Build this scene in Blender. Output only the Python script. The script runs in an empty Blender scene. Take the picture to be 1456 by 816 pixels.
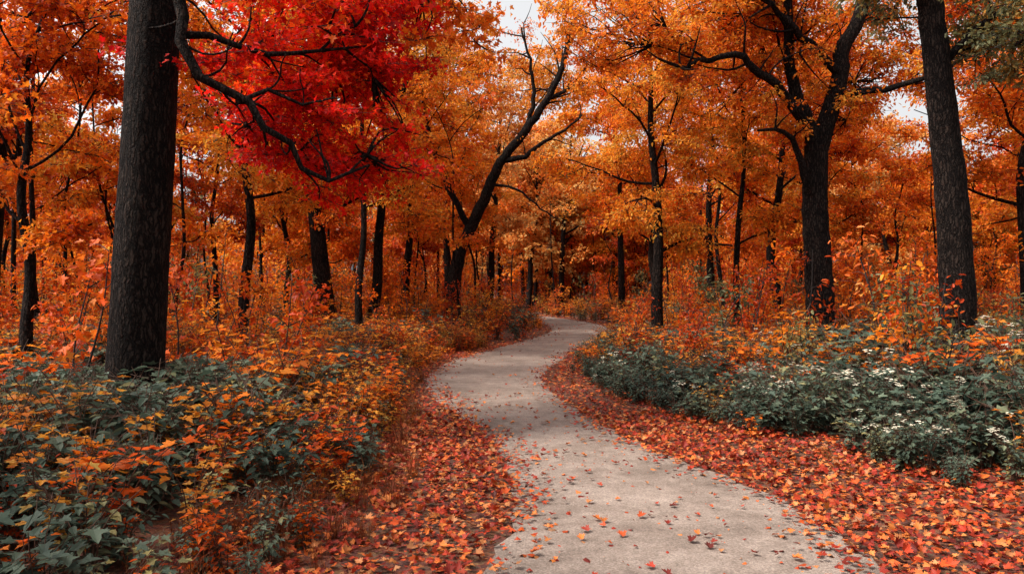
import bpy, math, random
import numpy as np
from mathutils import Vector, noise
random.seed(7); rng=np.random.default_rng(7)
scene=bpy.context.scene
R=random.uniform

# ---------------------------------------------------------------- mesh builder
class MB:
    def __init__(s): s.v=[];s.l=[];s.t=[];s.m=[];s.r=[];s.sm=[];s.n=0
    def add(s,v,f,mat=0,rnd=None,smooth=False):
        v=np.asarray(v,dtype=np.float32).reshape(-1,3); f=np.asarray(f,dtype=np.int32)
        s.v.append(v); s.l.append((f+s.n).ravel()); k=len(f)
        s.t.append(np.full(k,f.shape[1],np.int32)); s.m.append(np.full(k,mat,np.int32))
        s.r.append(np.full(k,.5,np.float32) if rnd is None else np.asarray(rnd,np.float32))
        s.sm.append(np.full(k,smooth)); s.n+=len(v)
    def mesh(s,name,mats,origin=(0,0,0)):
        me=bpy.data.meshes.new(name)
        v=np.concatenate(s.v)-np.array(origin,np.float32); l=np.concatenate(s.l); t=np.concatenate(s.t)
        me.vertices.add(len(v)); me.vertices.foreach_set('co',v.ravel())
        me.loops.add(len(l)); me.loops.foreach_set('vertex_index',l)
        me.polygons.add(len(t)); st=np.concatenate([[0],np.cumsum(t)[:-1]]).astype(np.int32)
        me.polygons.foreach_set('loop_start',st)
        me.polygons.foreach_set('material_index',np.concatenate(s.m))
        me.polygons.foreach_set('use_smooth',np.concatenate(s.sm))
        for m in mats: me.materials.append(m)
        a=me.attributes.new('rnd','FLOAT','FACE'); a.data.foreach_set('value',np.concatenate(s.r))
        me.update(calc_edges=True); me.validate()
        return me

def tube(mb,pts,rad,seg=8,mat=0,rough=0.0):
    pts=np.asarray(pts,float); n=len(pts)
    tan=np.gradient(pts,axis=0); tan/=np.linalg.norm(tan,axis=1)[:,None]+1e-9
    ref=np.array([0.,1.,0.]) if abs(tan[:,1]).max()<.9 else np.array([.9,.1,.45])
    u=np.cross(tan,ref); u/=np.linalg.norm(u,axis=1)[:,None]+1e-9
    w=np.cross(tan,u)
    a=np.linspace(0,2*math.pi,seg,endpoint=False)
    rr=np.asarray(rad,float)[:,None]*np.ones((n,seg))
    if rough: rr=rr*(1+rough*rng.uniform(-1,1,(n,seg))+rough*1.5*np.sin(a*3+1)[None,:]+rough*np.sin(a*5+.5)[None,:])
    V=pts[:,None,:]+rr[:,:,None]*(np.cos(a)[None,:,None]*u[:,None,:]+np.sin(a)[None,:,None]*w[:,None,:])
    i=np.arange(n-1)[:,None]*seg; j=np.arange(seg)[None,:]; j2=(j+1)%seg
    F=np.stack([i+j,i+j2,i+seg+j2,i+seg+j],-1).reshape(-1,4)
    mb.add(V.reshape(-1,3),F,mat,smooth=True)

def smooth_line(P,n):
    P=np.asarray(P,float); k=len(P)
    Q=np.vstack([2*P[0]-P[1],P,2*P[-1]-P[-2]])
    seg=np.linalg.norm(np.diff(P,axis=0),axis=1); cum=np.concatenate([[0],np.cumsum(seg)])
    out=[]
    for s in np.linspace(0,cum[-1],n):
        i=min(max(np.searchsorted(cum,s,side='right')-1,0),k-2); t=(s-cum[i])/max(seg[i],1e-9)
        p0,p1,p2,p3=Q[i],Q[i+1],Q[i+2],Q[i+3]
        out.append(.5*((2*p1)+(-p0+p2)*t+(2*p0-5*p1+4*p2-p3)*t*t+(-p0+3*p1-3*p2+p3)*t**3))
    return np.array(out)

# ---------------------------------------------------------------- materials
def nmat(name):
    m=bpy.data.materials.new(name); m.use_nodes=True; nt=m.node_tree; nt.nodes.clear(); return m,nt
def N(nt,t,**k):
    n=nt.nodes.new(t)
    for a,b in k.items(): setattr(n,a,b)
    return n
def ramp(nt,stops,mul=1.):
    r=N(nt,'ShaderNodeValToRGB'); e=r.color_ramp.elements
    while len(e)>1: e.remove(e[0])
    f=lambda c:(c[0]*mul,c[1]*mul,c[2]*mul,1)
    e[0].position=stops[0][0]; e[0].color=f(stops[0][1])
    for p,c in stops[1:]:
        x=e.new(p); x.color=f(c)
    return r
def math_(nt,op,a,b=None,c=None):
    n=N(nt,'ShaderNodeMath',operation=op)
    for i,x in enumerate((a,b,c)):
        if x is None: continue
        if isinstance(x,(int,float)): n.inputs[i].default_value=x
        else: nt.links.new(x,n.inputs[i])
    return n.outputs[0]

def leaf_mat(name,stops,trans=.45,nscale=.35,fallen=False,mul=.80):
    m,nt=nmat(name); L=nt.links.new
    at=N(nt,'ShaderNodeAttribute',attribute_name='rnd'); oi=N(nt,'ShaderNodeObjectInfo'); ge=N(nt,'ShaderNodeNewGeometry')
    nz=N(nt,'ShaderNodeTexNoise'); nz.inputs['Scale'].default_value=nscale; nz.inputs['Detail'].default_value=1
    L(ge.outputs['Position'],nz.inputs['Vector'])
    nzc=math_(nt,'MULTIPLY_ADD',nz.outputs['Fac'],1.9,-.45)
    if fallen:
        f=math_(nt,'ADD',math_(nt,'MULTIPLY',at.outputs['Fac'],.8),math_(nt,'MULTIPLY',nzc,.2))
    else:
        f=math_(nt,'ADD',math_(nt,'MULTIPLY',at.outputs['Fac'],.34),math_(nt,'ADD',math_(nt,'MULTIPLY',oi.outputs['Random'],.28),math_(nt,'MULTIPLY',nzc,.38)))
    r=ramp(nt,stops,mul); L(f,r.inputs[0])
    hs=N(nt,'ShaderNodeHueSaturation'); L(r.outputs[0],hs.inputs['Color'])
    n2=N(nt,'ShaderNodeTexWhiteNoise',noise_dimensions='1D'); L(math_(nt,'MULTIPLY_ADD',at.outputs['Fac'],733.1,math_(nt,'MULTIPLY',oi.outputs['Random'],51.7)),n2.inputs['W'])
    L(math_(nt,'MULTIPLY_ADD',n2.outputs['Value'],.6,.66),hs.inputs['Value'])
    p=N(nt,'ShaderNodeBsdfPrincipled'); p.inputs['Roughness'].default_value=.55; p.inputs['Specular IOR Level'].default_value=.2
    L(hs.outputs[0],p.inputs['Base Color'])
    t=N(nt,'ShaderNodeBsdfTranslucent'); L(hs.outputs[0],t.inputs['Color'])
    mx=N(nt,'ShaderNodeMixShader'); mx.inputs[0].default_value=trans
    L(p.outputs[0],mx.inputs[1]); L(t.outputs[0],mx.inputs[2])
    o=N(nt,'ShaderNodeOutputMaterial'); L(mx.outputs[0],o.inputs[0]); return m

ORANGE=leaf_mat('orange_leaves',[(.15,(.48,.038,.004)),(.38,(.88,.145,.009)),(.6,(.97,.27,.018)),(.85,(.97,.43,.05))],trans=.5)
AMBER=leaf_mat('amber_leaves',[(.15,(.68,.10,.008)),(.38,(.95,.24,.016)),(.62,(.97,.38,.03)),(.85,(.88,.56,.10))],trans=.5)
HAZED=leaf_mat('hazed_amber_leaves',[(.15,(.80,.20,.03)),(.38,(.95,.34,.06)),(.62,(.95,.50,.14)),(.85,(.75,.62,.26))],trans=.5)  # distance haze painted into the leaf colour of far trees
REDM=leaf_mat('red_leaves',[(.15,(.36,.005,.006)),(.45,(.82,.014,.009)),(.62,(.95,.05,.010)),(.82,(.98,.22,.015))],mul=.95,trans=.5)
GREEN=leaf_mat('green_leaves',[(.15,(.032,.056,.042)),(.45,(.075,.110,.078)),(.65,(.13,.165,.11)),(.85,(.38,.30,.10))],trans=.3,nscale=.6,mul=.85)
OLIVE=leaf_mat('olive_leaves',[(.15,(.09,.10,.05)),(.5,(.20,.19,.08)),(.7,(.50,.24,.04)),(.88,(.75,.26,.02))],trans=.35)
YELL=leaf_mat('golden_leaves',[(.15,(.46,.085,.008)),(.4,(.82,.24,.02)),(.65,(.92,.42,.05)),(.85,(.55,.44,.14))],trans=.4,nscale=.8,mul=.66)
RUST=leaf_mat('rust_leaves',[(.15,(.34,.026,.005)),(.45,(.68,.08,.008)),(.65,(.86,.16,.013)),(.85,(.65,.28,.05))],trans=.4,nscale=.6)
FALL=leaf_mat('fallen_leaves_mat',[(0,(.07,.014,.010)),(.2,(.24,.022,.013)),(.42,(.46,.040,.014)),(.60,(.62,.10,.018)),(.76,(.72,.22,.045)),(.9,(.46,.21,.10)),(1,(.22,.12,.08))],trans=.08,fallen=True,nscale=1.2,mul=.72)
GRASS=leaf_mat('dry_grass_mat',[(.2,(.14,.03,.012)),(.5,(.26,.06,.018)),(.8,(.36,.18,.05))],trans=.25)

def bark_mat():
    m,nt=nmat('bark'); L=nt.links.new
    tc=N(nt,'ShaderNodeTexCoord'); mp=N(nt,'ShaderNodeMapping'); mp.inputs['Scale'].default_value=(1,1,.2)
    L(tc.outputs['Object'],mp.inputs[0])
    def nz(s,d,v): 
        n=N(nt,'ShaderNodeTexNoise'); n.inputs['Scale'].default_value=s; n.inputs['Detail'].default_value=d; n.inputs['Roughness'].default_value=.6; L(v,n.inputs['Vector']); return n
    w=nz(9,4,tc.outputs['Object'])
    ad=N(nt,'ShaderNodeVectorMath',operation='MULTIPLY_ADD'); L(w.outputs['Color'],ad.inputs[0]); ad.inputs[1].default_value=(.09,.09,.07); L(mp.outputs[0],ad.inputs[2])
    vo=N(nt,'ShaderNodeTexVoronoi',feature='DISTANCE_TO_EDGE'); vo.inputs['Scale'].default_value=21; L(ad.outputs[0],vo.inputs['Vector'])
    v2=N(nt,'ShaderNodeTexVoronoi',feature='DISTANCE_TO_EDGE'); v2.inputs['Scale'].default_value=43; L(ad.outputs[0],v2.inputs['Vector'])
    b=nz(60,4,ad.outputs[0]); big=nz(2.2,3,tc.outputs['Object'])
    r1=math_(nt,'MINIMUM',math_(nt,'MULTIPLY',vo.outputs['Distance'],3.4),1.); r2=math_(nt,'MINIMUM',math_(nt,'MULTIPLY',v2.outputs['Distance'],4.),1.)
    h=math_(nt,'ADD',math_(nt,'ADD',math_(nt,'MULTIPLY',r1,.50),math_(nt,'MULTIPLY',r2,.20)),math_(nt,'MULTIPLY',b.outputs['Fac'],.45))
    col=math_(nt,'MULTIPLY',h,math_(nt,'MULTIPLY_ADD',big.outputs['Fac'],.9,.5))
    r=ramp(nt,[(0.25,(.003,.002,.002)),(.5,(.013,.009,.008)),(.95,(.055,.038,.031))]); L(col,r.inputs[0])
    p=N(nt,'ShaderNodeBsdfPrincipled'); p.inputs['Roughness'].default_value=.9; p.inputs['Specular IOR Level'].default_value=.10
    L(r.outputs[0],p.inputs['Base Color'])
    bu=N(nt,'ShaderNodeBump'); bu.inputs['Strength'].default_value=1; bu.inputs['Distance'].default_value=.07; L(h,bu.inputs['Height']); L(bu.outputs[0],p.inputs['Normal'])
    o=N(nt,'ShaderNodeOutputMaterial'); L(p.outputs[0],o.inputs[0]); return m
BARK=bark_mat()
def simple(name,c,rough=.8):
    m,nt=nmat(name); p=N(nt,'ShaderNodeBsdfPrincipled'); ge=N(nt,'ShaderNodeNewGeometry')
    nz=N(nt,'ShaderNodeTexNoise'); nz.inputs['Scale'].default_value=12; nt.links.new(ge.outputs['Position'],nz.inputs['Vector'])
    r=ramp(nt,[(.3,tuple(x*.6 for x in c)),(.7,tuple(x*1.4 for x in c))]); nt.links.new(nz.outputs['Fac'],r.inputs[0]); nt.links.new(r.outputs[0],p.inputs['Base Color'])
    p.inputs['Roughness'].default_value=rough
    o=N(nt,'ShaderNodeOutputMaterial'); nt.links.new(p.outputs[0],o.inputs[0]); return m
TWIG=simple('twig_bark',(.020,.013,.010)); STEM=simple('stem',(.07,.03,.015)); PETAL=simple('pale_petals',(.62,.56,.44))

def ground_mat():
    m,nt=nmat('forest_floor'); L=nt.links.new
    ge=N(nt,'ShaderNodeNewGeometry')
    vo=N(nt,'ShaderNodeTexVoronoi'); vo.inputs['Scale'].default_value=19; L(ge.outputs['Position'],vo.inputs['Vector'])
    r=ramp(nt,[(0,(.05,.010,.006)),(.3,(.13,.02,.01)),(.55,(.22,.045,.012)),(.8,(.20,.09,.03)),(1,(.07,.035,.02))])
    sp=N(nt,'ShaderNodeSeparateColor'); L(vo.outputs['Color'],sp.inputs[0]); L(sp.outputs[0],r.inputs[0])
    nz=N(nt,'ShaderNodeTexNoise'); nz.inputs['Scale'].default_value=.8; nz.inputs['Detail'].default_value=6; L(ge.outputs['Position'],nz.inputs['Vector'])
    mx=N(nt,'ShaderNodeMix',data_type='RGBA'); L(nz.outputs['Fac'],mx.inputs['Factor']); L(r.outputs[0],mx.inputs['A']); mx.inputs['B'].default_value=(.035,.016,.009,1)
    p=N(nt,'ShaderNodeBsdfPrincipled'); p.inputs['Roughness'].default_value=.9; L(mx.outputs['Result'],p.inputs['Base Color'])
    b=N(nt,'ShaderNodeBump'); b.inputs['Distance'].default_value=.03; L(vo.outputs['Distance'],b.inputs['Height']); L(b.outputs[0],p.inputs['Normal'])
    o=N(nt,'ShaderNodeOutputMaterial'); L(p.outputs[0],o.inputs[0]); return m
def path_mat():
    m,nt=nmat('path_surface'); L=nt.links.new
    ge=N(nt,'ShaderNodeNewGeometry')
    def nz(s,d=5):
        n=N(nt,'ShaderNodeTexNoise'); n.inputs['Scale'].default_value=s; n.inputs['Detail'].default_value=d; n.inputs['Roughness'].default_value=.65; L(ge.outputs['Position'],n.inputs['Vector']); return n.outputs['Fac']
    big=nz(.8); mid=nz(5); fine=nz(60,3)
    f=math_(nt,'ADD',math_(nt,'MULTIPLY',big,.5),math_(nt,'ADD',math_(nt,'MULTIPLY',mid,.3),math_(nt,'MULTIPLY',fine,.2)))
    r=ramp(nt,[(.34,(.088,.064,.051)),(.5,(.20,.155,.130)),(.66,(.31,.25,.215))]); L(f,r.inputs[0])
    vo=N(nt,'ShaderNodeTexVoronoi'); vo.inputs['Scale'].default_value=85; L(ge.outputs['Position'],vo.inputs['Vector'])
    sp=N(nt,'ShaderNodeSeparateColor'); L(vo.outputs['Color'],sp.inputs[0])
    hs=N(nt,'ShaderNodeHueSaturation'); L(r.outputs[0],hs.inputs['Color']); L(math_(nt,'MULTIPLY_ADD',sp.outputs[0],.6,.7),hs.inputs['Value'])
    p=N(nt,'ShaderNodeBsdfPrincipled'); p.inputs['Roughness'].default_value=.85; p.inputs['Specular IOR Level'].default_value=.3; L(hs.outputs[0],p.inputs['Base Color'])
    b=N(nt,'ShaderNodeBump'); b.inputs['Distance'].default_value=.008; b.inputs['Strength'].default_value=.8; L(math_(nt,'ADD',fine,mid),b.inputs['Height']); L(b.outputs[0],p.inputs['Normal'])
    o=N(nt,'ShaderNodeOutputMaterial'); L(p.outputs[0],o.inputs[0]); return m

# ---------------------------------------------------------------- path & terrain
Lp=[(-3.2,-10),(-1.6,-3),(-.75,2),(-.24,5.2),(-.05,5.9),(.02,6.8),(0,7.55),(-.11,8.8),(-.37,10.1),(-.8,11.5),(-1.35,13.3),(-1.8,15.4),(-1.95,17.8),(-1.62,21),(-.66,24.7),(.47,28.8),(1.65,33.9),(2.05,38.9),(1.65,45),(.9,50),(-.9,56),(-4,62),(-10,66),(-25,70)]
Rp=[(-.2,-10),(1.2,-3),(2.2,2),(2.60,5.2),(2.68,6.03),(2.58,6.93),(2.3,7.84),(1.9,8.82),(1.5,10.1),(1.1,12.1),(.80,14.2),(.68,16.4),(.92,18.6),(1.8,22.6),(3.4,28.8),(4.6,34.4),(5.0,41.2),(4.1,48),(2.5,54.5),(0,61),(-4,66.5),(-10,70.5),(-25,75)]
NP=420
Lc=smooth_line([(a,b,0) for a,b in Lp],NP); Rc=smooth_line([(a,b,0) for a,b in Rp],NP)
C=(Lc+Rc)/2; HW=np.array([np.linalg.norm(Rc-c,axis=1).min()*.5+np.linalg.norm(Lc-c,axis=1).min()*.5 for c in C])
def edge_dist(x,y):
    x=np.atleast_1d(x);y=np.atleast_1d(y); out=np.empty(len(x)); side=np.empty(len(x))
    for s in range(0,len(x),20000):
        d=np.hypot(x[s:s+20000,None]-C[None,:,0],y[s:s+20000,None]-C[None,:,1]); i=d.argmin(1)
        out[s:s+20000]=d[np.arange(len(i)),i]-HW[i]
        i2=np.clip(i,1,NP-2); tx=C[i2+1,0]-C[i2-1,0]; ty=C[i2+1,1]-C[i2-1,1]
        side[s:s+20000]=np.sign(tx*(y[s:s+20000]-C[i,1])-ty*(x[s:s+20000]-C[i,0]))
    return out,side   # side +1 = left
def terrain(x,y):
    x=np.atleast_1d(np.asarray(x,float)); y=np.atleast_1d(np.asarray(y,float))
    d,_=edge_dist(x,y); t=np.clip((d-.8)/4,0,1); t=t*t*(3-2*t)
    return t*(.12+.16*np.sin(x*.31+1)*np.sin(y*.23+.5)+.10*np.sin(x*.83+y*.57)+.05*np.sin(x*1.9-y*1.3))
def tz(x,y): return float(terrain([x],[y])[0])

xs=np.concatenate([[-600,-300,-150,-90],np.arange(-60,60.1,.5),[90,150,300,600]])
ys=np.concatenate([[-300,-120,-50],np.arange(-20,110.1,.5),[150,300,600,900]])
X,Y=np.meshgrid(xs,ys); Z=terrain(X.ravel(),Y.ravel())
mb=MB(); nx=len(xs); ny=len(ys)
i=np.arange(ny-1)[:,None]*nx; j=np.arange(nx-1)[None,:]
mb.add(np.stack([X.ravel(),Y.ravel(),Z],1),np.stack([i+j,i+j+1,i+nx+j+1,i+nx+j],-1).reshape(-1,4),smooth=True)
def link(o): scene.collection.objects.link(o); return o
link(bpy.data.objects.new('ground',mb.mesh('ground',[ground_mat()])))
mb=MB(); W=10
V=[]
for k in range(NP):
    for w in range(W+1):
        t=w/W; p=Lc[k]*(1-t)+Rc[k]*t; cam=.02*(1-(2*t-1)**2)
        e=.05*math.sin(k*1.7)*(1 if w in(0,W) else 0)
        V.append((p[0]+e,p[1],.006+cam))
i=np.arange(NP-1)[:,None]*(W+1); j=np.arange(W)[None,:]
mb.add(V,np.stack([i+j,i+j+1,i+W+2+j,i+W+1+j],-1).reshape(-1,4),smooth=True)
link(bpy.data.objects.new('path',mb.mesh('path',[path_mat()])))

# ---------------------------------------------------------------- leaf templates
def halves(Rh,fold=.12,curl=.15):
    Rh=[(0,0)]+Rh+[(0,1)]
    n=len(Rh); v=[(a,b,abs(a)*fold*2-curl*b*b) for a,b in Rh]+[(-a,b,abs(a)*fold*2-curl*b*b) for a,b in Rh[1:-1]]
    f1=list(range(n)); f2=[n-1]+list(range(2*n-3,n-1,-1))+[0]
    return np.array(v,float),np.array([f1,f2])
MAPLE=halves([(.05,0),(.30,-.12),(.26,.10),(.58,.32),(.40,.40),(.46,.60),(.20,.50),(.22,.76),(.11,.72)])
MAPLE_C=halves([(.05,0),(.30,-.12),(.26,.10),(.58,.32),(.40,.40),(.46,.60),(.20,.50),(.22,.76),(.11,.72)],.35,-.35)
MAPLE_S=halves([(.28,-.10),(.22,.14),(.55,.42),(.20,.50),(.16,.76)])
OAK=halves([(.24,.25),(.20,.72)],.2,.2)
DIAM=(np.array([(0,0,0),(.32,.45,.06),(0,1,-.12),(-.32,.45,.06)]),np.array([[0,1,2],[0,2,3]]))
def unit(a): return a/(np.linalg.norm(a,axis=1)[:,None]+1e-9)
def leaves(mb,T,P,D,Nn,S,rnd,mat=0):
    tv,tf=T; n=len(P); D=unit(D); Xx=unit(np.cross(D,Nn)); Nn=np.cross(Xx,D)
    V=P[:,None,:]+S[:,None,None]*(tv[None,:,0:1]*Xx[:,None,:]+tv[None,:,1:2]*D[:,None,:]+tv[None,:,2:3]*Nn[:,None,:])
    F=(tf[None]+np.arange(n)[:,None,None]*len(tv)).reshape(-1,tf.shape[1])
    mb.add(V.reshape(-1,3),F,mat,np.repeat(rnd,len(tf)))

def clump(name,T,mat,nl,size,rad=(.62,.62,.30),ntw=7):
    mb=MB(); P=[];D=[]
    for k in range(ntw):
        a=R(0,6.28); e=R(-.25,.45); L=R(.6,1.)
        d=np.array([math.cos(a)*math.cos(e),math.sin(a)*math.cos(e),math.sin(e)])
        end=d*np.array(rad)*L*1.15; midp=end*.5+rng.normal(0,.05,3)
        tube(mb,smooth_line([(0,0,0),midp,end],4),np.linspace(.009,.003,4),3,1)
        for q in range(nl//ntw):
            t=R(.15,1.05); p=(midp*2*t if t<.5 else midp+(end-midp)*(t-.5)*2)+rng.normal(0,.09,3)*np.array([1,1,.8])
            P.append(p); dd=d*R(.2,1)+rng.normal(0,.6,3); dd[2]-=.35; D.append(dd)
    P=np.array(P);D=np.array(D); n=len(P)
    Nn=np.stack([rng.normal(0,.55,n),rng.normal(0,.55,n),np.ones(n)],1)
    leaves(mb,T,P,D,Nn,rng.uniform(.7,1.25,n)*size,rng.random(n))
    return bpy.data.objects.new(name,mb.mesh(name,[mat,TWIG]))
def coll(name,objs):
    c=bpy.data.collections.new(name)
    for o in objs: c.objects.link(o)
    return c
def gn(c,rmin,rmax):
    ng=bpy.data.node_groups.new('scatter_'+c.name,'GeometryNodeTree')
    ng.interface.new_socket('Geometry',in_out='INPUT',socket_type='NodeSocketGeometry'); ng.interface.new_socket('Geometry',in_out='OUTPUT',socket_type='NodeSocketGeometry')
    n=ng.nodes; L=ng.links.new; gi=n.new('NodeGroupInput'); go=n.new('NodeGroupOutput')
    ci=n.new('GeometryNodeCollectionInfo'); ci.inputs['Collection'].default_value=c; ci.inputs['Separate Children'].default_value=True; ci.inputs['Reset Children'].default_value=True
    ip=n.new('GeometryNodeInstanceOnPoints'); ip.inputs['Pick Instance'].default_value=True
    rv=n.new('FunctionNodeRandomValue'); rv.data_type='FLOAT_VECTOR'; rv.inputs[0].default_value=rmin; rv.inputs[1].default_value=rmax
    na=n.new('GeometryNodeInputNamedAttribute'); na.data_type='FLOAT'; na.inputs['Name'].default_value='sc'
    L(gi.outputs[0],ip.inputs['Points']); L(ci.outputs[0],ip.inputs['Instance']); L(rv.outputs[0],ip.inputs['Rotation']); L(na.outputs[0],ip.inputs['Scale']); L(ip.outputs[0],go.inputs[0])
    ri=n.new('FunctionNodeRandomValue'); ri.data_type='INT'
    for s in ri.inputs:
        if s.type=='INT' and s.name=='Max' : s.default_value=50
        if s.type=='INT' and s.name=='Min' : s.default_value=0
        if s.type=='INT' and s.name=='Seed': s.default_value=5
    L([o for o in ri.outputs if o.type=='INT'][0],ip.inputs['Instance Index'])
    return ng
def points_obj(name,P,S,ng,parent=None,origin=(0,0,0)):
    me=bpy.data.meshes.new(name); P=np.asarray(P,np.float32)-np.array(origin,np.float32)
    me.vertices.add(len(P)); me.vertices.foreach_set('co',P.ravel())
    a=me.attributes.new('sc','FLOAT','POINT'); a.data.foreach_set('value',np.asarray(S,np.float32)); me.update()
    o=link(bpy.data.objects.new(name,me)); md=o.modifiers.new('scatter','NODES'); md.node_group=ng
    if parent: o.parent=parent
    return o
TILT=((-.5,-.5,0),(.5,.5,6.283))
def cset(nm,T,mat,nl,size,k=3,**kw): return gn(coll(nm,[clump(f'{nm}_{i}',T,mat,nl,size,**kw) for i in range(k)]),*TILT)
CL_RED=cset('red_clump',MAPLE_S,REDM,84,.11)
CL_ORN=cset('orange_near_clump',MAPLE_S,ORANGE,84,.11)
CL_AMB=cset('amber_clump',OAK,AMBER,91,.115)
CL_OR=cset('orange_clump',OAK,ORANGE,91,.115)
CL_RU=cset('rust_clump',OAK,RUST,91,.115)
CL_OLV=cset('olive_clump',OAK,OLIVE,84,.12)
CL_FAR=cset('far_orange_clump',DIAM,ORANGE,84,.13,rad=(.6,.6,.4),ntw=4)
CL_FARA=cset('far_amber_clump',DIAM,AMBER,84,.13,rad=(.6,.6,.4),ntw=4)
CL_FARH=cset('far_hazed_clump',DIAM,HAZED,84,.13,rad=(.6,.6,.4),ntw=4)
CL_FARR=cset('far_rust_clump',DIAM,RUST,84,.13,rad=(.6,.6,.4),ntw=4)
CL_FARG=cset('far_green_clump',DIAM,OLIVE,84,.13,rad=(.6,.6,.4),ntw=4)

# ---------------------------------------------------------------- trees
class Tree:
    def __init__(s,x,y): s.mb=MB(); s.P=[]; s.S=[]; s.nodes=[]; s.o=(x,y,tz(x,y)); s.bias=0
    def limb(s,pts,r0,r1,seg=10,rough=.04,n=None,power=1.,jit=1.):
        L=np.linalg.norm(np.diff(np.array(pts,float),axis=0),axis=1).sum()
        n=n or max(4,int(L/.3)); l=smooth_line(pts,n); t=np.linspace(0,1,n)**power
        if n>8: l[2:-1]+=rng.normal(0,.02,(n-3,3))*min(1,L*.3)*jit
        tube(s.mb,l,r0+(r1-r0)*t,seg,0,rough); s.nodes+=[tuple(q) for q in l[n//4:]]
        return l
    def sprout(s,l,n,length,r,t0=.25,cl=3,sc=1.,up=.25,spread=1.):
        for k in range(n):
            t=t0+(1-t0)*(k+R(0,1))/n; i=min(int(t*(len(l)-1)),len(l)-2); p=l[i]; tan=l[i+1]-l[i]; tan/=np.linalg.norm(tan)+1e-9
            d=rng.normal(0,1,3); d-=tan*d.dot(tan); d/=np.linalg.norm(d)+1e-9
            d=d*spread+tan*R(.3,.8); d[2]+=up; d[1]+=s.bias; d/=np.linalg.norm(d)
            Ln=length*R(.6,1.2)*(1.15-.45*t); q=[p]; dd=d.copy()
            for z in range(4):
                dd=dd+rng.normal(0,.28,3); dd[2]+=.04; dd/=np.linalg.norm(dd); q.append(q[-1]+dd*Ln/4)
            q=smooth_line(q,7); tube(s.mb,q,np.linspace(r*R(.7,1.1),.008,7),5)
            s.nodes+=[tuple(a) for a in q[3:]]
            for z in range(cl):
                b=q[min(6,int(R(.35,1.)*6.99))]+rng.normal(0,.22,3)*Ln*.35+np.array([0,s.bias*.6,0])
                s.P.append(b); s.S.append(sc*R(.75,1.25))
    def fill(s,c,rad,n,sc=1.,twig=.7):
        nd=np.array(s.nodes)
        for k in range(n):
            d=rng.normal(0,1,3); d/=np.linalg.norm(d); p=np.array(c)+d*np.array(rad)*R(.15,1)**.5
            s.P.append(p); s.S.append(sc*R(.75,1.25))
            if R(0,1)<twig:
                a=nd[np.linalg.norm(nd-p,axis=1).argmin()]; m=(a+p)/2+rng.normal(0,.1,3)*np.linalg.norm(p-a)
                tube(s.mb,smooth_line([a,m,p],6),np.linspace(.022,.006,6),4)
    def done(s,name,ng,alt=None,altf=None):
        o=link(bpy.data.objects.new(name,s.mb.mesh(name,[BARK],s.o))); o.location=s.o
        if s.P:
            P=np.array(s.P); S=np.array(s.S)
            if alt: 
                q=altf(P); points_obj('crown_outer',P[q],S[q],alt,o,s.o); P,S=P[~q],S[~q]
            points_obj('crown',P,S,ng,o,s.o)
        return o
def roots(s,x,y,r,z):
    for k in range(6):
        a=k*1.05+R(-.3,.3); d=np.array([math.cos(a),math.sin(a),0]); b=np.array([x,y,z])
        tube(s.mb,smooth_line([b+d*r*.55+(0,0,.55),b+d*r*.95+(0,0,.18),b+d*r*1.7+(0,0,-.06)],6),np.linspace(r*.38,r*.16,6),8,0,.08)

# left big maple with the drooping red limb
t=Tree(-4.8,9.4); z0=t.o[2]; t.bias=.8
tr=smooth_line([(-4.82,9.4,z0-.1),(-4.78,9.4,1),(-4.72,9.4,2.2),(-4.62,9.4,3.9),(-4.53,9.4,5.7),(-4.4,9.5,8),(-4.3,9.6,11),(-4.4,9.8,14.5)],90)
zz=tr[:,2]; rad=np.interp(zz,[-.2,.15,.5,1.2,6,9,14.5],[.50,.42,.37,.335,.29,.22,.07])
tube(t.mb,tr,rad,40,0,.022); roots(t,-4.8,9.4,.40,z0); t.nodes+=[tuple(a) for a in tr[56:]]
l=t.limb([(-4.45,9.35,7.2),(-4.2,9.1,6.3),(-4.12,9.0,5.6),(-4.0,9.0,5.05),(-3.8,9.0,4.55),(-3.35,9.1,4.35),(-3.0,9.2,3.85),(-2.65,9.3,3.6),(-2.25,9.5,3.4),(-1.9,9.8,3.65)],.095,.016,9,.08,jit=2.2)
t.sprout(l,14,1.0,.022,.35,2,.7,.1)
l=t.limb([(-4.08,9.0,5.1),(-3.7,9.2,5.15),(-3.2,9.4,5.0),(-2.6,9.9,5.2),(-2.0,10.3,5.4)],.05,.012,8,.05); t.sprout(l,8,1.,.02,.3,3,.7)
l=t.limb([(-3.4,9.1,4.3),(-3.1,9.2,4.5),(-2.7,9.4,4.35),(-2.3,9.6,4.5)],.035,.01,8,.05); t.sprout(l,5,.7,.015,.3,2,.6)
l=t.limb([(-4.5,9.4,6.6),(-3.8,9.9,7.2),(-2.9,10.4,7.5),(-1.9,11,7.6),(-1.2,11.4,7.4)],.10,.02,8,.05); t.sprout(l,10,1.4,.03,.2,3,.9)
l=t.limb([(-4.4,9.5,8),(-3.6,10.5,9),(-2.8,11.8,9.8),(-2,13,10)],.11,.02,8,.05); t.sprout(l,8,1.6,.03,.2,3,1)
l=t.limb([(-4.4,9.5,8.6),(-5.6,9.6,9.6),(-6.8,9.8,10.4)],.10,.02,8,.05); t.sprout(l,6,1.6,.03,.3,3,1)
t.fill((-2.9,11.0,5.5),(1.5,1.1,1.4),70,.8)
t.fill((-2.0,10.6,3.95),(.95,.7,.65),30,.62)
t.fill((-3.2,10.6,4.2),(.9,.6,.6),22,.6)
t.fill((-2.0,11.8,6.6),(1.8,1.5,1.3),42,.9)
t.done('maple_tree',CL_RED,CL_ORN,lambda P:(P[:,0]*1.05+rng.normal(0,.3,len(P))>-1.45))

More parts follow.
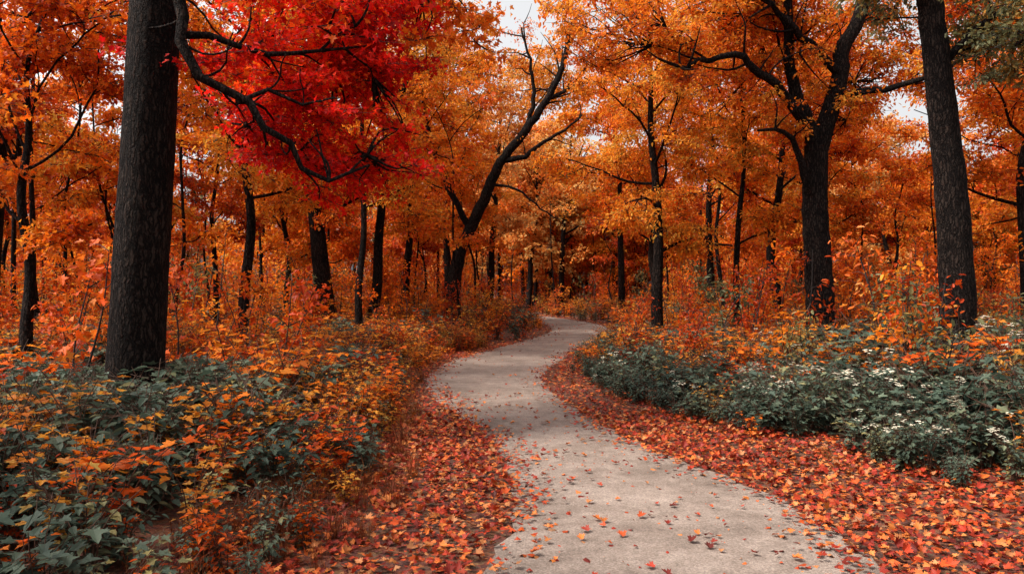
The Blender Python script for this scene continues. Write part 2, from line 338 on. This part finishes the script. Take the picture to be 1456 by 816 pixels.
# right forked oak
t=Tree(8.4,20); z0=t.o[2]; t.bias=.9
tr=t.limb([(8.4,20,z0-.1),(8.35,20,1),(8.3,20,2.5),(8.2,20,4.2),(8.25,20,6.0)],.39,.30,20,.03,n=30,jit=.4)
roots(t,8.4,20,.42,z0)
l=t.limb([(8.22,20,5.6),(8.55,20,6.6),(8.85,20,7.6),(9.0,20,8.6),(9.5,20,9.6),(10.1,20.3,11.5),(10.3,20.6,14)],.26,.06,12); t.sprout(l,12,2.0,.05,.35,4,1.)
l=t.limb([(8.2,20,5.6),(7.95,19.9,6.5),(7.6,19.8,7.3),(7.35,19.6,8.3),(7.2,19.3,9.6),(6.8,19,12)],.20,.05,12); t.sprout(l,10,1.9,.05,.35,4,1.)
l=t.limb([(7.95,19.9,6.4),(7.3,19.5,7.0),(6.6,19,7.4),(5.8,18.6,7.85),(5.0,18.3,7.75),(4.2,18,7.4),(3.5,17.6,7.5)],.15,.03,10,jit=2); t.sprout(l,11,1.6,.04,.3,4,.9)
l=t.limb([(8.25,20,4.2),(7.85,19.7,4.9),(7.4,19.4,5.9),(6.8,19,6.1),(6.2,18.6,6.0)],.13,.03,10); t.sprout(l,4,1.2,.03,.5,3,.8)
l=t.limb([(8.9,20,7.8),(8.0,19.6,8.4),(7.0,19.0,9.0),(5.8,18.4,9.6),(4.6,18,10.3)],.12,.03,10,jit=2); t.sprout(l,9,1.8,.04,.2,5,1.)
l=t.limb([(8.7,20,7.0),(9.6,19.6,7.3),(10.6,19,7.4),(11.6,18.6,7.9)],.12,.03,10,jit=2); t.sprout(l,8,1.7,.04,.2,4,.9)
t.fill((6.3,19.8,9.6),(2.8,1.4,1.2),58,.95); t.fill((2.6,18.6,8.8),(2.0,1.4,1.2),42,.85)
t.fill((8.2,22.8,8.0),(3.6,1.2,2.0),64,1.); t.fill((10.8,20.6,9.0),(1.6,1.4,1.2),28,1.)
t.done('oak_tree',CL_OR,CL_AMB,lambda P:rng.random(len(P))<.5)

# far right slim oak with dull olive crown
t=Tree(8.1,13.5); z0=t.o[2]; t.bias=.3
tr=t.limb([(8.15,13.5,z0-.1),(8.15,13.5,1),(8.1,13.5,2.5),(8.0,13.5,4),(7.75,13.5,6.3),(7.5,13.5,9),(7.6,13.6,13)],.325,.12,24,.025,n=50,jit=.3)
roots(t,8.15,13.5,.32,z0)
for a,b in (((7.8,13.5,6),(9.6,12.8,7.3)),((7.75,13.5,6.6),(6.6,13.2,8)),((7.6,13.5,7.6),(9.3,13.8,9)),((7.5,13.5,8.5),(6.1,14,10))):
    a=np.array(a);b=np.array(b); l=t.limb([a,(a*2+b)/3+(0,0,.3),(a+2*b)/3+(0,0,.2),b],.08,.02,8); t.sprout(l,7,1.3,.03,.2,3,.8)
t.fill((9.2,12.8,6.5),(1.5,1.3,1.1),66,.75)
t.done('oak_tree',CL_OLV)

# leaning bare-limbed tree over the path
t=Tree(-2.4,32); z0=t.o[2]; t.bias=1.0
tr=t.limb([(-2.5,32,z0-.1),(-2.5,32,1.5),(-2.35,32,3.2),(-1.8,32,4.6),(-1.2,31.8,5.8),(-.5,31.6,7.4),(.4,31.4,8.5),(1.5,31,10.0),(2.2,30.8,11.6),(2.4,30.5,13)],.34,.09,14,.04,n=50)
l=t.limb([(-.4,31.6,7.5),(.5,31.2,7.6),(1.4,31,8.2),(2.2,30.6,8.6),(2.9,30.4,9.2)],.13,.03,8,jit=2); t.sprout(l,6,1.5,.04,.3,1,.8)
l=t.limb([(.4,31.4,8.5),(.9,31.3,9.8),(.8,31.2,11.4),(.4,31,13)],.12,.035,8,jit=2); t.sprout(l,9,2.2,.04,.3,2,1.)
l=t.limb([(1.5,31,10),(2.4,30.8,10.4),(3.2,30.6,11.4)],.09,.03,8,jit=2); t.sprout(l,6,1.6,.04,.3,1,.9)
l=t.limb([(-.9,31.7,6.5),(.2,31,6.2),(1.4,30.6,5.2),(2.0,30.4,4.9)],.07,.02,8); t.sprout(l,4,1,.025,.3,1,.8)
l=t.limb([(-1.8,32,4.6),(-2.9,31.6,6.8),(-3.6,31.2,9),(-4,31,12)],.15,.04,8); t.sprout(l,10,2.2,.04,.2,5,1.2)
t.sprout(tr[34:],11,2.4,.05,.2,2,1.1)
t.done('oak_tree',CL_AMB)

def auto(name,x,y,H,r,cb,cr,ng,lean=(0,0),nl=12,sub=5,cl=3,sc=1.,seg=12,wob=.12):
    t=Tree(x,y); z0=t.o[2]; pts=[]
    for k in range(7):
        f=k/6; pts.append((x+lean[0]*f+R(-wob,wob)*(k>0)*(1+f),y+lean[1]*f+R(-wob,wob)*(1+f),z0-.1+(H*.88)*f))
    n=40; l=smooth_line(pts,n); f=np.linspace(0,1,n); rr=r*(1-.8*f)+r*.35*np.exp(-f*40)
    tube(t.mb,l,rr,seg,0,.04); t.nodes+=[tuple(a) for a in l[n//2:]]
    for k in range(nl):
        h=cb+(H*.86-cb)*((k+R(0,.9))/nl)**.9; i=min(int(h/(H*.88)*n),n-2); p=l[i]; a=k*2.4+R(-.5,.5)
        q=(h-cb)/(H-cb); L=cr*(.55+.9*q*(1-q)*2)*R(.75,1.1); e=R(.15,.7)+q*.4
        d=np.array([math.cos(a)*math.cos(e),math.sin(a)*math.cos(e),math.sin(e)]); pt=[p]
        for z in range(4):
            d=d+rng.normal(0,.2,3); d/=np.linalg.norm(d); pt.append(pt[-1]+d*L/4)
        b=t.limb(pt,max(.02,rr[i]*.42),.015,6,.05,n=9); t.sprout(b,sub,L*.45,max(.012,rr[i]*.15),.25,cl,sc)
    return t.done(name,ng)
auto('maple_tree',-6.2,17,12,.14,3.6,4.0,CL_AMB,(.3,0),13,5,3,1.0)
auto('maple_tree',-4.7,23,12.5,.13,4.2,3.6,CL_AMB,(.3,0),14,5,3,1.0)
auto('oak_tree',-6.8,28,14,.40,4.6,5,CL_OR,(-1.6,0),13,5,3,1.2)
auto('oak_tree',-5.7,29,14,.24,4.8,4,CL_AMB,(1.6,0),11,5,3,1.2)
auto('maple_tree',4.6,23,12,.20,3.0,3.4,CL_AMB,(-.3,0),15,5,3,.9)
auto('maple_tree',9.5,27,12,.21,4.0,4,CL_OR,(.3,0),12,5,3,1.1)
auto('maple_tree',10.8,40,15,.24,4.0,4.5,CL_OR,(0,0),11,5,3,1.4)
auto('maple_tree',-5.1,36,16,.22,4.5,5,CL_AMB,(0,0),12,5,3,1.5)
auto('oak_tree',-11.3,16,12,.26,3.8,4.2,CL_RU,(.3,0),12,5,3,1.0)
auto('maple_tree',-8.5,13,8,.12,2.4,3,CL_ORN,(0,0),10,4,3,.8)
auto('maple_tree',14.6,21,12,.22,3.4,4.2,CL_OR,(.2,0),12,5,3,1.1)
auto('oak_tree',-1.6,47,16,.26,5,5.,CL_FARH,(1.0,0),11,5,3,1.6)
auto('oak_tree',-3.6,41,17,.22,5,4.5,CL_AMB,(.3,0),12,5,3,1.5)
auto('oak_tree',7.0,47,18,.24,5,5.,CL_FARA,(-.5,0),12,5,3,1.7)
auto('maple_tree',6.9,36,13,.2,3.5,4.2,CL_OR,(0,0),11,5,3,1.3)
auto('maple_tree',12.5,31,13,.2,3.5,4.6,CL_AMB,(0,0),12,5,3,1.2)
auto('oak_tree',1.2,60,15,.26,4,5,CL_FARH,(1,0),12,5,3,1.8)
# unseen trees added behind and beside the viewpoint to shade the foreground
auto('oak_tree',-6.5,-1.5,12,.3,4.5,4.5,CL_OR,(0,0),11,4,3,1.2)
auto('oak_tree',-9.6,4.5,12,.26,4.8,4.2,CL_OR,(0,0),11,4,3,1.2)
auto('maple_tree',7.5,.5,11,.25,4.5,4.,CL_AMB,(0,0),10,4,3,1.2)
# more of the wood
placed=[(-6.6,28),(4.6,23),(9.5,27),(-2.4,32),(8.4,20),(10.8,40),(-5.1,36),(-1.6,47),(-6.2,17),(6.9,36),(12.5,31),(14.6,21),(-11.3,16),(-4.7,23),(-3.6,41),(7.0,47),(1.2,60)]
def place(ymin,ymax,gap,wd=.85):
    for q in range(400):
        y=R(ymin,ymax); x=R(-wd*y,wd*y); d,_=edge_dist([x],[y])
        if d[0]<1.4 or min(math.hypot(x-a,y-b) for a,b in placed)<gap: continue
        if x>-1 and x<5 and y<44: continue
        placed.append((x,y)); return x,y
for k in range(33):
    x,y=place(20,60,2.4); far=y>34
    ng=random.choice([CL_FAR,CL_FARA,CL_FARR,CL_FARH] if far else ([CL_OR,CL_AMB,CL_RU] if abs(x)>10 else [CL_OR,CL_AMB,CL_AMB]))
    auto(random.choice(['maple_tree','oak_tree']),x,y,R(10,15),R(.09,.2),R(3.0,4.6),R(3,4.4),ng,(R(-1,1),0),10,4,3,1.5 if far else 1.15,8)
# slim pole-stage trees between the big ones
for k in range(50):
    x,y=place(18,56,1.1,.75); auto('young_tree',x,y,R(7,12),R(.045,.09),R(2.8,5.0),R(1.4,2.3),random.choice([CL_FAR,CL_FARA,CL_FARR]),(R(-1.2,1.2),0),7,2,2,1.2,7,.16)

# distant mass of trees
mb=MB(); sets={0:[],1:[],2:[],3:[],4:[]}
cnt=0
while cnt<115:
    if cnt<22: y=R(60,90); x=R(-8,14)
    else: y=R(58,105); x=R(-.85*y,.85*y)
    d,_=edge_dist([x],[y])
    if d[0]<1.5: continue
    cnt+=1; H=R(10,18) if abs(x)>9 else R(12,19); r=R(.12,.28); b=np.array([x,y,tz(x,y)-.1]); top=b+(R(-1,1),0,H*.85)
    tube(mb,smooth_line([b,(b+top)/2+(R(-.4,.4),0,0),top],9),np.linspace(r,r*.25,9),6)
    for q in range(2):
        b2=b+(R(-3,3),R(-2,2),0); tube(mb,smooth_line([b2,b2+(R(-.5,.5),0,4),b2+(R(-1,1),0,9)],7),np.linspace(.09,.03,7),5)
    for k in range(6):
        p=b+(top-b)*R(.3,.95); a=R(0,6.28); e=p+np.array([math.cos(a)*3,math.sin(a)*3,R(1,2.5)]); tube(mb,smooth_line([p,(p+e)/2+(0,0,-.2),e],5),np.linspace(r*.35,.02,5),4)
    s=sets[random.choice([0,0,1,4,2,3]) if abs(x)>10 else random.choice([0,1,4,4])]
    for k in range(58):
        dd=rng.normal(0,1,3); dd/=np.linalg.norm(dd); rr=R(0,1)**.45
        s.append((b+(0,0,H*.56)+dd*np.array([3.4,3.4,H*.42])*rr, R(1.6,2.8)))
o=link(bpy.data.objects.new('distant_trees',mb.mesh('distant_trees',[BARK])))
for (k,s),g in zip(sets.items(),(CL_FAR,CL_FARA,CL_FARR,CL_FARG,CL_FARH)):
    if s: points_obj('distant_crowns_%d'%k,[a for a,b in s],[b for a,b in s],g,o)

# ---------------------------------------------------------------- saplings & plants
def sapling(name,T,mat,h,nl,size):
    mb=MB(); P=[];D=[]
    for st in range(random.choice([1,2,3])):
        top=np.array([R(-.5,.5),R(-.5,.5),h*R(.8,1)]); st_=smooth_line([(R(-.1,.1),R(-.1,.1),-.1),top*.5+rng.normal(0,.1,3),top],10)
        tube(mb,st_,np.linspace(.022,.006,10),5,1)
        for k in range(10):
            i=int(R(2,9.9)); p=st_[i]; a=R(0,6.28); L=h*.3*R(.5,1.1)*(1.3-i/10)
            e=p+np.array([math.cos(a)*L,math.sin(a)*L,L*R(.1,.6)]); tube(mb,smooth_line([p,(p+e)/2+(0,0,.05),e],5),np.linspace(.009,.003,5),3,1)
            for q in range(nl//10):
                t=R(.2,1.05); P.append(p+(e-p)*t+rng.normal(0,.10,3)); D.append((e-p)/L*.6+rng.normal(0,.6,3)-(0,0,.35))
    P=np.array(P);D=np.array(D);n=len(P); Nn=np.stack([rng.normal(0,.5,n),rng.normal(0,.5,n),np.ones(n)],1)
    leaves(mb,T,P,D,Nn,rng.uniform(.7,1.3,n)*size,rng.random(n)); return bpy.data.objects.new(name,mb.mesh(name,[mat,TWIG]))
UP=((-.12,-.12,0),(.12,.12,6.283))
SAP_O=gn(coll('sap_o',[sapling(f'sap_o{i}',OAK,ORANGE,2.6,150,.11) for i in range(4)]),*UP)
SAP_A=gn(coll('sap_a',[sapling(f'sap_a{i}',OAK,AMBER,2.5,150,.11) for i in range(3)]),*UP)
SAP_R=gn(coll('sap_r',[sapling(f'sap_r{i}',OAK,RUST,2.4,140,.11) for i in range(3)]),*UP)
SAP_G=gn(coll('sap_g',[sapling(f'sap_g{i}',OAK,OLIVE,2.2,130,.11) for i in range(3)]),*UP)
SAP_N=gn(coll('sap_n',[sapling(f'sap_n{i}',MAPLE_S,RUST,2.4,90,.13) for i in range(3)]),*UP)
def plant(name,T,mat,h,stems,nl,size,flower=False):
    mb=MB();P=[];D=[];NN=[]
    for s in range(stems):
        a=R(0,6.28); out=R(.15,.5); top=np.array([math.cos(a)*out,math.sin(a)*out,h*R(.6,1)])
        l=smooth_line([(math.cos(a)*.04,math.sin(a)*.04,-.05),top*np.array([.35,.35,.6]),top],9); tube(mb,l,np.linspace(.008,.003,9),4,1)
        for k in range(nl):
            t=R(.2,1); i=t*8; p=l[int(i)]; b=a+(k*2.4)+R(-.3,.3); d=np.array([math.cos(b),math.sin(b),R(-.35,.25)])
            off=R(.02,.14); P.append(p+d*off+rng.normal(0,.015,3)); D.append(d); NN.append((R(-.35,.35),R(-.35,.35),1))
            if off>.05: tube(mb,[p,p+d*off],[.003,.002],3,1)
        if flower:
            for q in range(7):
                c=top+np.array([R(-.06,.06),R(-.06,.06),R(0,.05)]); n5=5; a0=R(0,6)
                aa=a0+np.arange(n5)*1.257; leaves(mb,DIAM,np.tile(c,(n5,1)),np.stack([np.cos(aa),np.sin(aa),np.full(n5,.3)],1),np.tile((0,0,1.),(n5,1)),np.full(n5,.026),rng.random(n5),2)
    n=len(P); leaves(mb,T,np.array(P),np.array(D),np.array(NN),rng.uniform(.6,1.25,n)*size,rng.random(n)); return bpy.data.objects.new(name,mb.mesh(name,[mat,STEM,PETAL]))
OVATE=halves([(.20,.12),(.30,.38),(.20,.70)],.18,.3)
PL_G=gn(coll('pl_g',[plant(f'pl_g{i}',OVATE,GREEN,.85,9,16,.095) for i in range(4)]),*UP)
PL_F=gn(coll('pl_f',[plant(f'pl_f{i}',OVATE,GREEN,1.0,7,14,.09,True) for i in range(2)]),*UP)
PL_GM=gn(coll('pl_gm',[plant(f'pl_gm{i}',MAPLE_S,GREEN,.85,8,11,.13) for i in range(3)]),*UP)
PL_Y=gn(coll('pl_y',[plant(f'pl_y{i}',MAPLE_S,YELL,.95,8,12,.09) for i in range(4)]),*UP)
PL_R=gn(coll('pl_r',[plant(f'pl_r{i}',OVATE,RUST,.8,8,13,.08) for i in range(3)]),*UP)
PL_O=gn(coll('pl_o',[plant(f'pl_o{i}',MAPLE,ORANGE,.95,7,11,.125) for i in range(3)]),*UP)
def tuft(name):
    mb=MB(); n=46; 
    for k in range(n):
        a=R(0,6.28); b=np.array([R(-.1,.1),R(-.1,.1),-.02]); h=R(.2,.55); o=R(.08,.42); c=np.array([math.cos(a),math.sin(a),0]); s=np.array([-c[1],c[0],0])*.003
        p1=b+c*o*.3+(0,0,h*.6); p2=b+c*o+(0,0,h*R(.6,1)); mb.add([b-s,b+s,p1+s,p1-s,p2],[[0,1,2,3]],0,[R(0,1)]); mb.add([p1-s,p1+s,p2],[[0,1,2]],0,[R(0,1)])
    return bpy.data.objects.new(name,mb.mesh(name,[GRASS]))
TUFT=gn(coll('tufts',[tuft(f'tuft{i}') for i in range(4)]),*UP)

def litter_w(y,side):
    return np.where(side<0,np.interp(y,[6,8.3,10.6,14,20,30],[2.0,1.7,1.35,.85,.4,.3]),np.interp(y,[5,9,11,15,25],[1.35,1.40,.9,.35,.25]))
def nzv(x,y,s,o=0): return np.array([noise.noise(Vector((a*s+o,b*s,o*.7))) for a,b in zip(x,y)])
def scatter(n,y0,y1,w=.85,xmin=2.5):
    y=np.sqrt(rng.uniform(y0*y0,y1*y1,n)); x=rng.uniform(-1,1,n)*(w*np.abs(y)+xmin); d,s=edge_dist(x,y); m=d-litter_w(y,s)
    return x,y,d,s,m
acc={k:[[],[]] for k in ('G','F','GM','Y','R','O')}
def put(k,x,y,sc):
    acc[k][0].append(np.stack([x,y,terrain(x,y)],1)); acc[k][1].append(sc)
for (n,y0,y1,sc0) in ((1900,2.2,12,.88),(3600,12,26,1.0),(4000,26,72,1.45)):
    x,y,d,s,m=scatter(n,y0,y1); keep=(m+.25*nzv(x,y,.9,6)>.05)&(d>.25)&(np.hypot(x,y)>2.6); x,y,d,s,m=[q[keep] for q in (x,y,d,s,m)]
    a=nzv(x,y,.30,3); b=nzv(x,y,.5,9); u=rng.random(len(x))
    right=s<0
    sc=sc0*np.clip(.5+m*.4,.42,1.0)*rng.uniform(.7,1.3,len(x))*np.where(right&(x>5.5)&(y<16),1.35,1)*np.where((~right)&(y>7)&(y<16)&(x>-5),1.2,1)
    g=np.where(right,np.interp(y,[11,18,40],[.92,.42,.12]),np.where((x<-3.2)&(y<11.5),.84,np.interp(y,[4,8,12,20],[.66,.42,.26,.2])))
    isg=(u+a*.9)<g
    u2=rng.random(len(x)); spec=np.where(isg,np.where(u2<.5,'G',np.where((u2<.6)&right,'F','GM')),np.where(u2+b*.6<.42,'Y',np.where(u2<.70,'R','O')))
    for k in acc: 
        q=spec==k; put(k,x[q],y[q],sc[q])
for k,g,nm in (('G',PL_G,'green_shrubs'),('F',PL_F,'flowering_shrubs'),('GM',PL_GM,'green_undergrowth'),('Y',PL_Y,'golden_undergrowth'),('R',PL_R,'rust_undergrowth'),('O',PL_O,'orange_undergrowth')):
    points_obj(nm,np.concatenate(acc[k][0]),np.concatenate(acc[k][1]),g)
# saplings
x,y,d,s,m=scatter(1300,11,80); keep=(m>1.2); x,y,m,s=[q[keep] for q in (x,y,m,s)]
sc=rng.uniform(.5,1.3,len(x))*np.clip(.42+m*.16,.4,1.1)*np.interp(y,[12,60],[.9,1.5]); u=rng.random(len(x))+nzv(x,y,.15,5)*.4
for q,g,nm in ((u<.34,SAP_O,'orange_saplings'),((u>=.34)&(u<.56),SAP_A,'amber_saplings'),((u>=.56)&(u<.84),SAP_R,'rust_saplings'),(u>=.84,SAP_G,'green_saplings')):
    points_obj(nm,np.stack([x[q],y[q],terrain(x[q],y[q])],1),sc[q],g)
nx_=np.array([-6.6,-7.4,-8.2,-6.2,-7.0,-5.6,-8.8,-9.5,-4.9,-6.9,-3.9]); ny_=np.array([8.6,9.8,11,10.5,12,12.4,9.2,12,13.5,9.1,12.2])
points_obj('maple_saplings',np.stack([nx_,ny_,terrain(nx_,ny_)],1),rng.uniform(.7,1.2,len(nx_)),SAP_N)
nx_=np.array([6.2,7.0,7.6,8.8,9.4,6.6,5.9,9.8,6.9,5.6,7.3,9.0]); ny_=np.array([8.6,9.8,11,10.6,12.4,12.2,10.6,14,8.8,14,15,9.6])
points_obj('elder_saplings',np.stack([nx_,ny_,terrain(nx_,ny_)],1),rng.uniform(.6,1.05,len(nx_)),SAP_G)
# grass tufts along the verge
x,y,d,s,m=scatter(2800,2.2,16,.6); keep=((np.abs(m)<.2)&(rng.random(len(m))<.35))|((m>-.35)&(m<1.0)&(s>0)&(y<9)); x,y,s,m=x[keep],y[keep],s[keep],m[keep]
points_obj('dry_grass',np.stack([x,y,terrain(x,y)],1),rng.uniform(.4,.95,len(x))*np.where(s<0,.6,1),TUFT)

# ---------------------------------------------------------------- fallen leaves
mb=MB()
def lay(x,y,z,T,size,tilt=.25):
    n=len(x); a=rng.uniform(0,6.283,n); D=np.stack([np.cos(a),np.sin(a),rng.normal(0,tilt,n)],1); Nn=np.stack([rng.normal(0,tilt,n),rng.normal(0,tilt,n),np.where(rng.random(n)<.6,1,-1)],1)
    leaves(mb,T,np.stack([x,y,z],1),D,Nn,size,rng.random(n))
for (n,y0,y1,T,sz) in ((36000,2.5,11,MAPLE,.058),(70000,11,27,MAPLE_S,.07),(36000,27,62,DIAM,.13)):
    x,y,d,s,m=scatter(n,y0,y1,.45 if y0>3 else .62); keep=(m<.9)&(d>-.14+rng.normal(0,.18,n)-.28*nzv(x,y,1.3,2)); x,y,d=x[keep],y[keep],d[keep]
    lay(x,y,terrain(x,y)+np.where(d<0,.028,.01)+rng.uniform(0,.05,len(x)),T,rng.uniform(.45,1.25,len(x))*sz)
x,y,d,s,m=scatter(14000,3,12,.62); keep=(m<.5)&(d>0); x,y,d=x[keep],y[keep],d[keep]
lay(x,y,terrain(x,y)+.035+rng.uniform(0,.04,len(x)),MAPLE_C,rng.uniform(.6,1.35,len(x))*.068,.45)
for (n,y0,y1) in ((9000,3,14),(10000,14,45)):
    x,y,d,s,m=scatter(n,y0,y1,.6); keep=(d<0)&(rng.random(n)<(.40+.7*np.exp(d*2.2))*(.5+1.0*np.clip(nzv(x,y,.6,4)+.5,0,1))); x,y,d=x[keep],y[keep],d[keep]
    lay(x,y,np.full(len(x),.036),MAPLE_C,(.16+rng.random(len(x))**2.0*.95)*(.078 if y1<20 else .09),.12)
link(bpy.data.objects.new('fallen_leaves',mb.mesh('fallen_leaves',[FALL])))

# ---------------------------------------------------------------- light
EL,AZ=math.radians(56),math.radians(-100)   # azimuth from +Y, clockwise positive
w=bpy.data.worlds.new('World'); scene.world=w; w.use_nodes=True; nt=w.node_tree; bg=nt.nodes['Background']
sky=nt.nodes.new('ShaderNodeTexSky'); sky.sky_type='NISHITA'; sky.sun_disc=False; sky.sun_elevation=EL; sky.sun_rotation=AZ; sky.dust_density=6; sky.air_density=1
hs=nt.nodes.new('ShaderNodeHueSaturation'); hs.inputs['Saturation'].default_value=.08; hs.inputs['Value'].default_value=1.9
nt.links.new(sky.outputs[0],hs.inputs['Color']); nt.links.new(hs.outputs[0],bg.inputs[0]); bg.inputs[1].default_value=.15
sd=bpy.data.lights.new('sun','SUN'); sd.energy=5.0; sd.angle=math.radians(12); sd.color=(1,.90,.76)
so=link(bpy.data.objects.new('sun',sd))
dirv=Vector((math.sin(AZ)*math.cos(EL),math.cos(AZ)*math.cos(EL),math.sin(EL)))
so.rotation_euler=dirv.to_track_quat('Z','Y').to_euler(); so.location=(0,0,40)

cd=bpy.data.cameras.new('camera'); cam=link(bpy.data.objects.new('camera',cd)); cam.location=(0,0,2.0); cd.lens=25.96; cd.sensor_width=36
cam.rotation_euler=(math.radians(90.2),0,0); cd.clip_end=2000; scene.camera=cam
scene.view_settings.view_transform='Standard'; scene.view_settings.look='None'; scene.view_settings.exposure=0
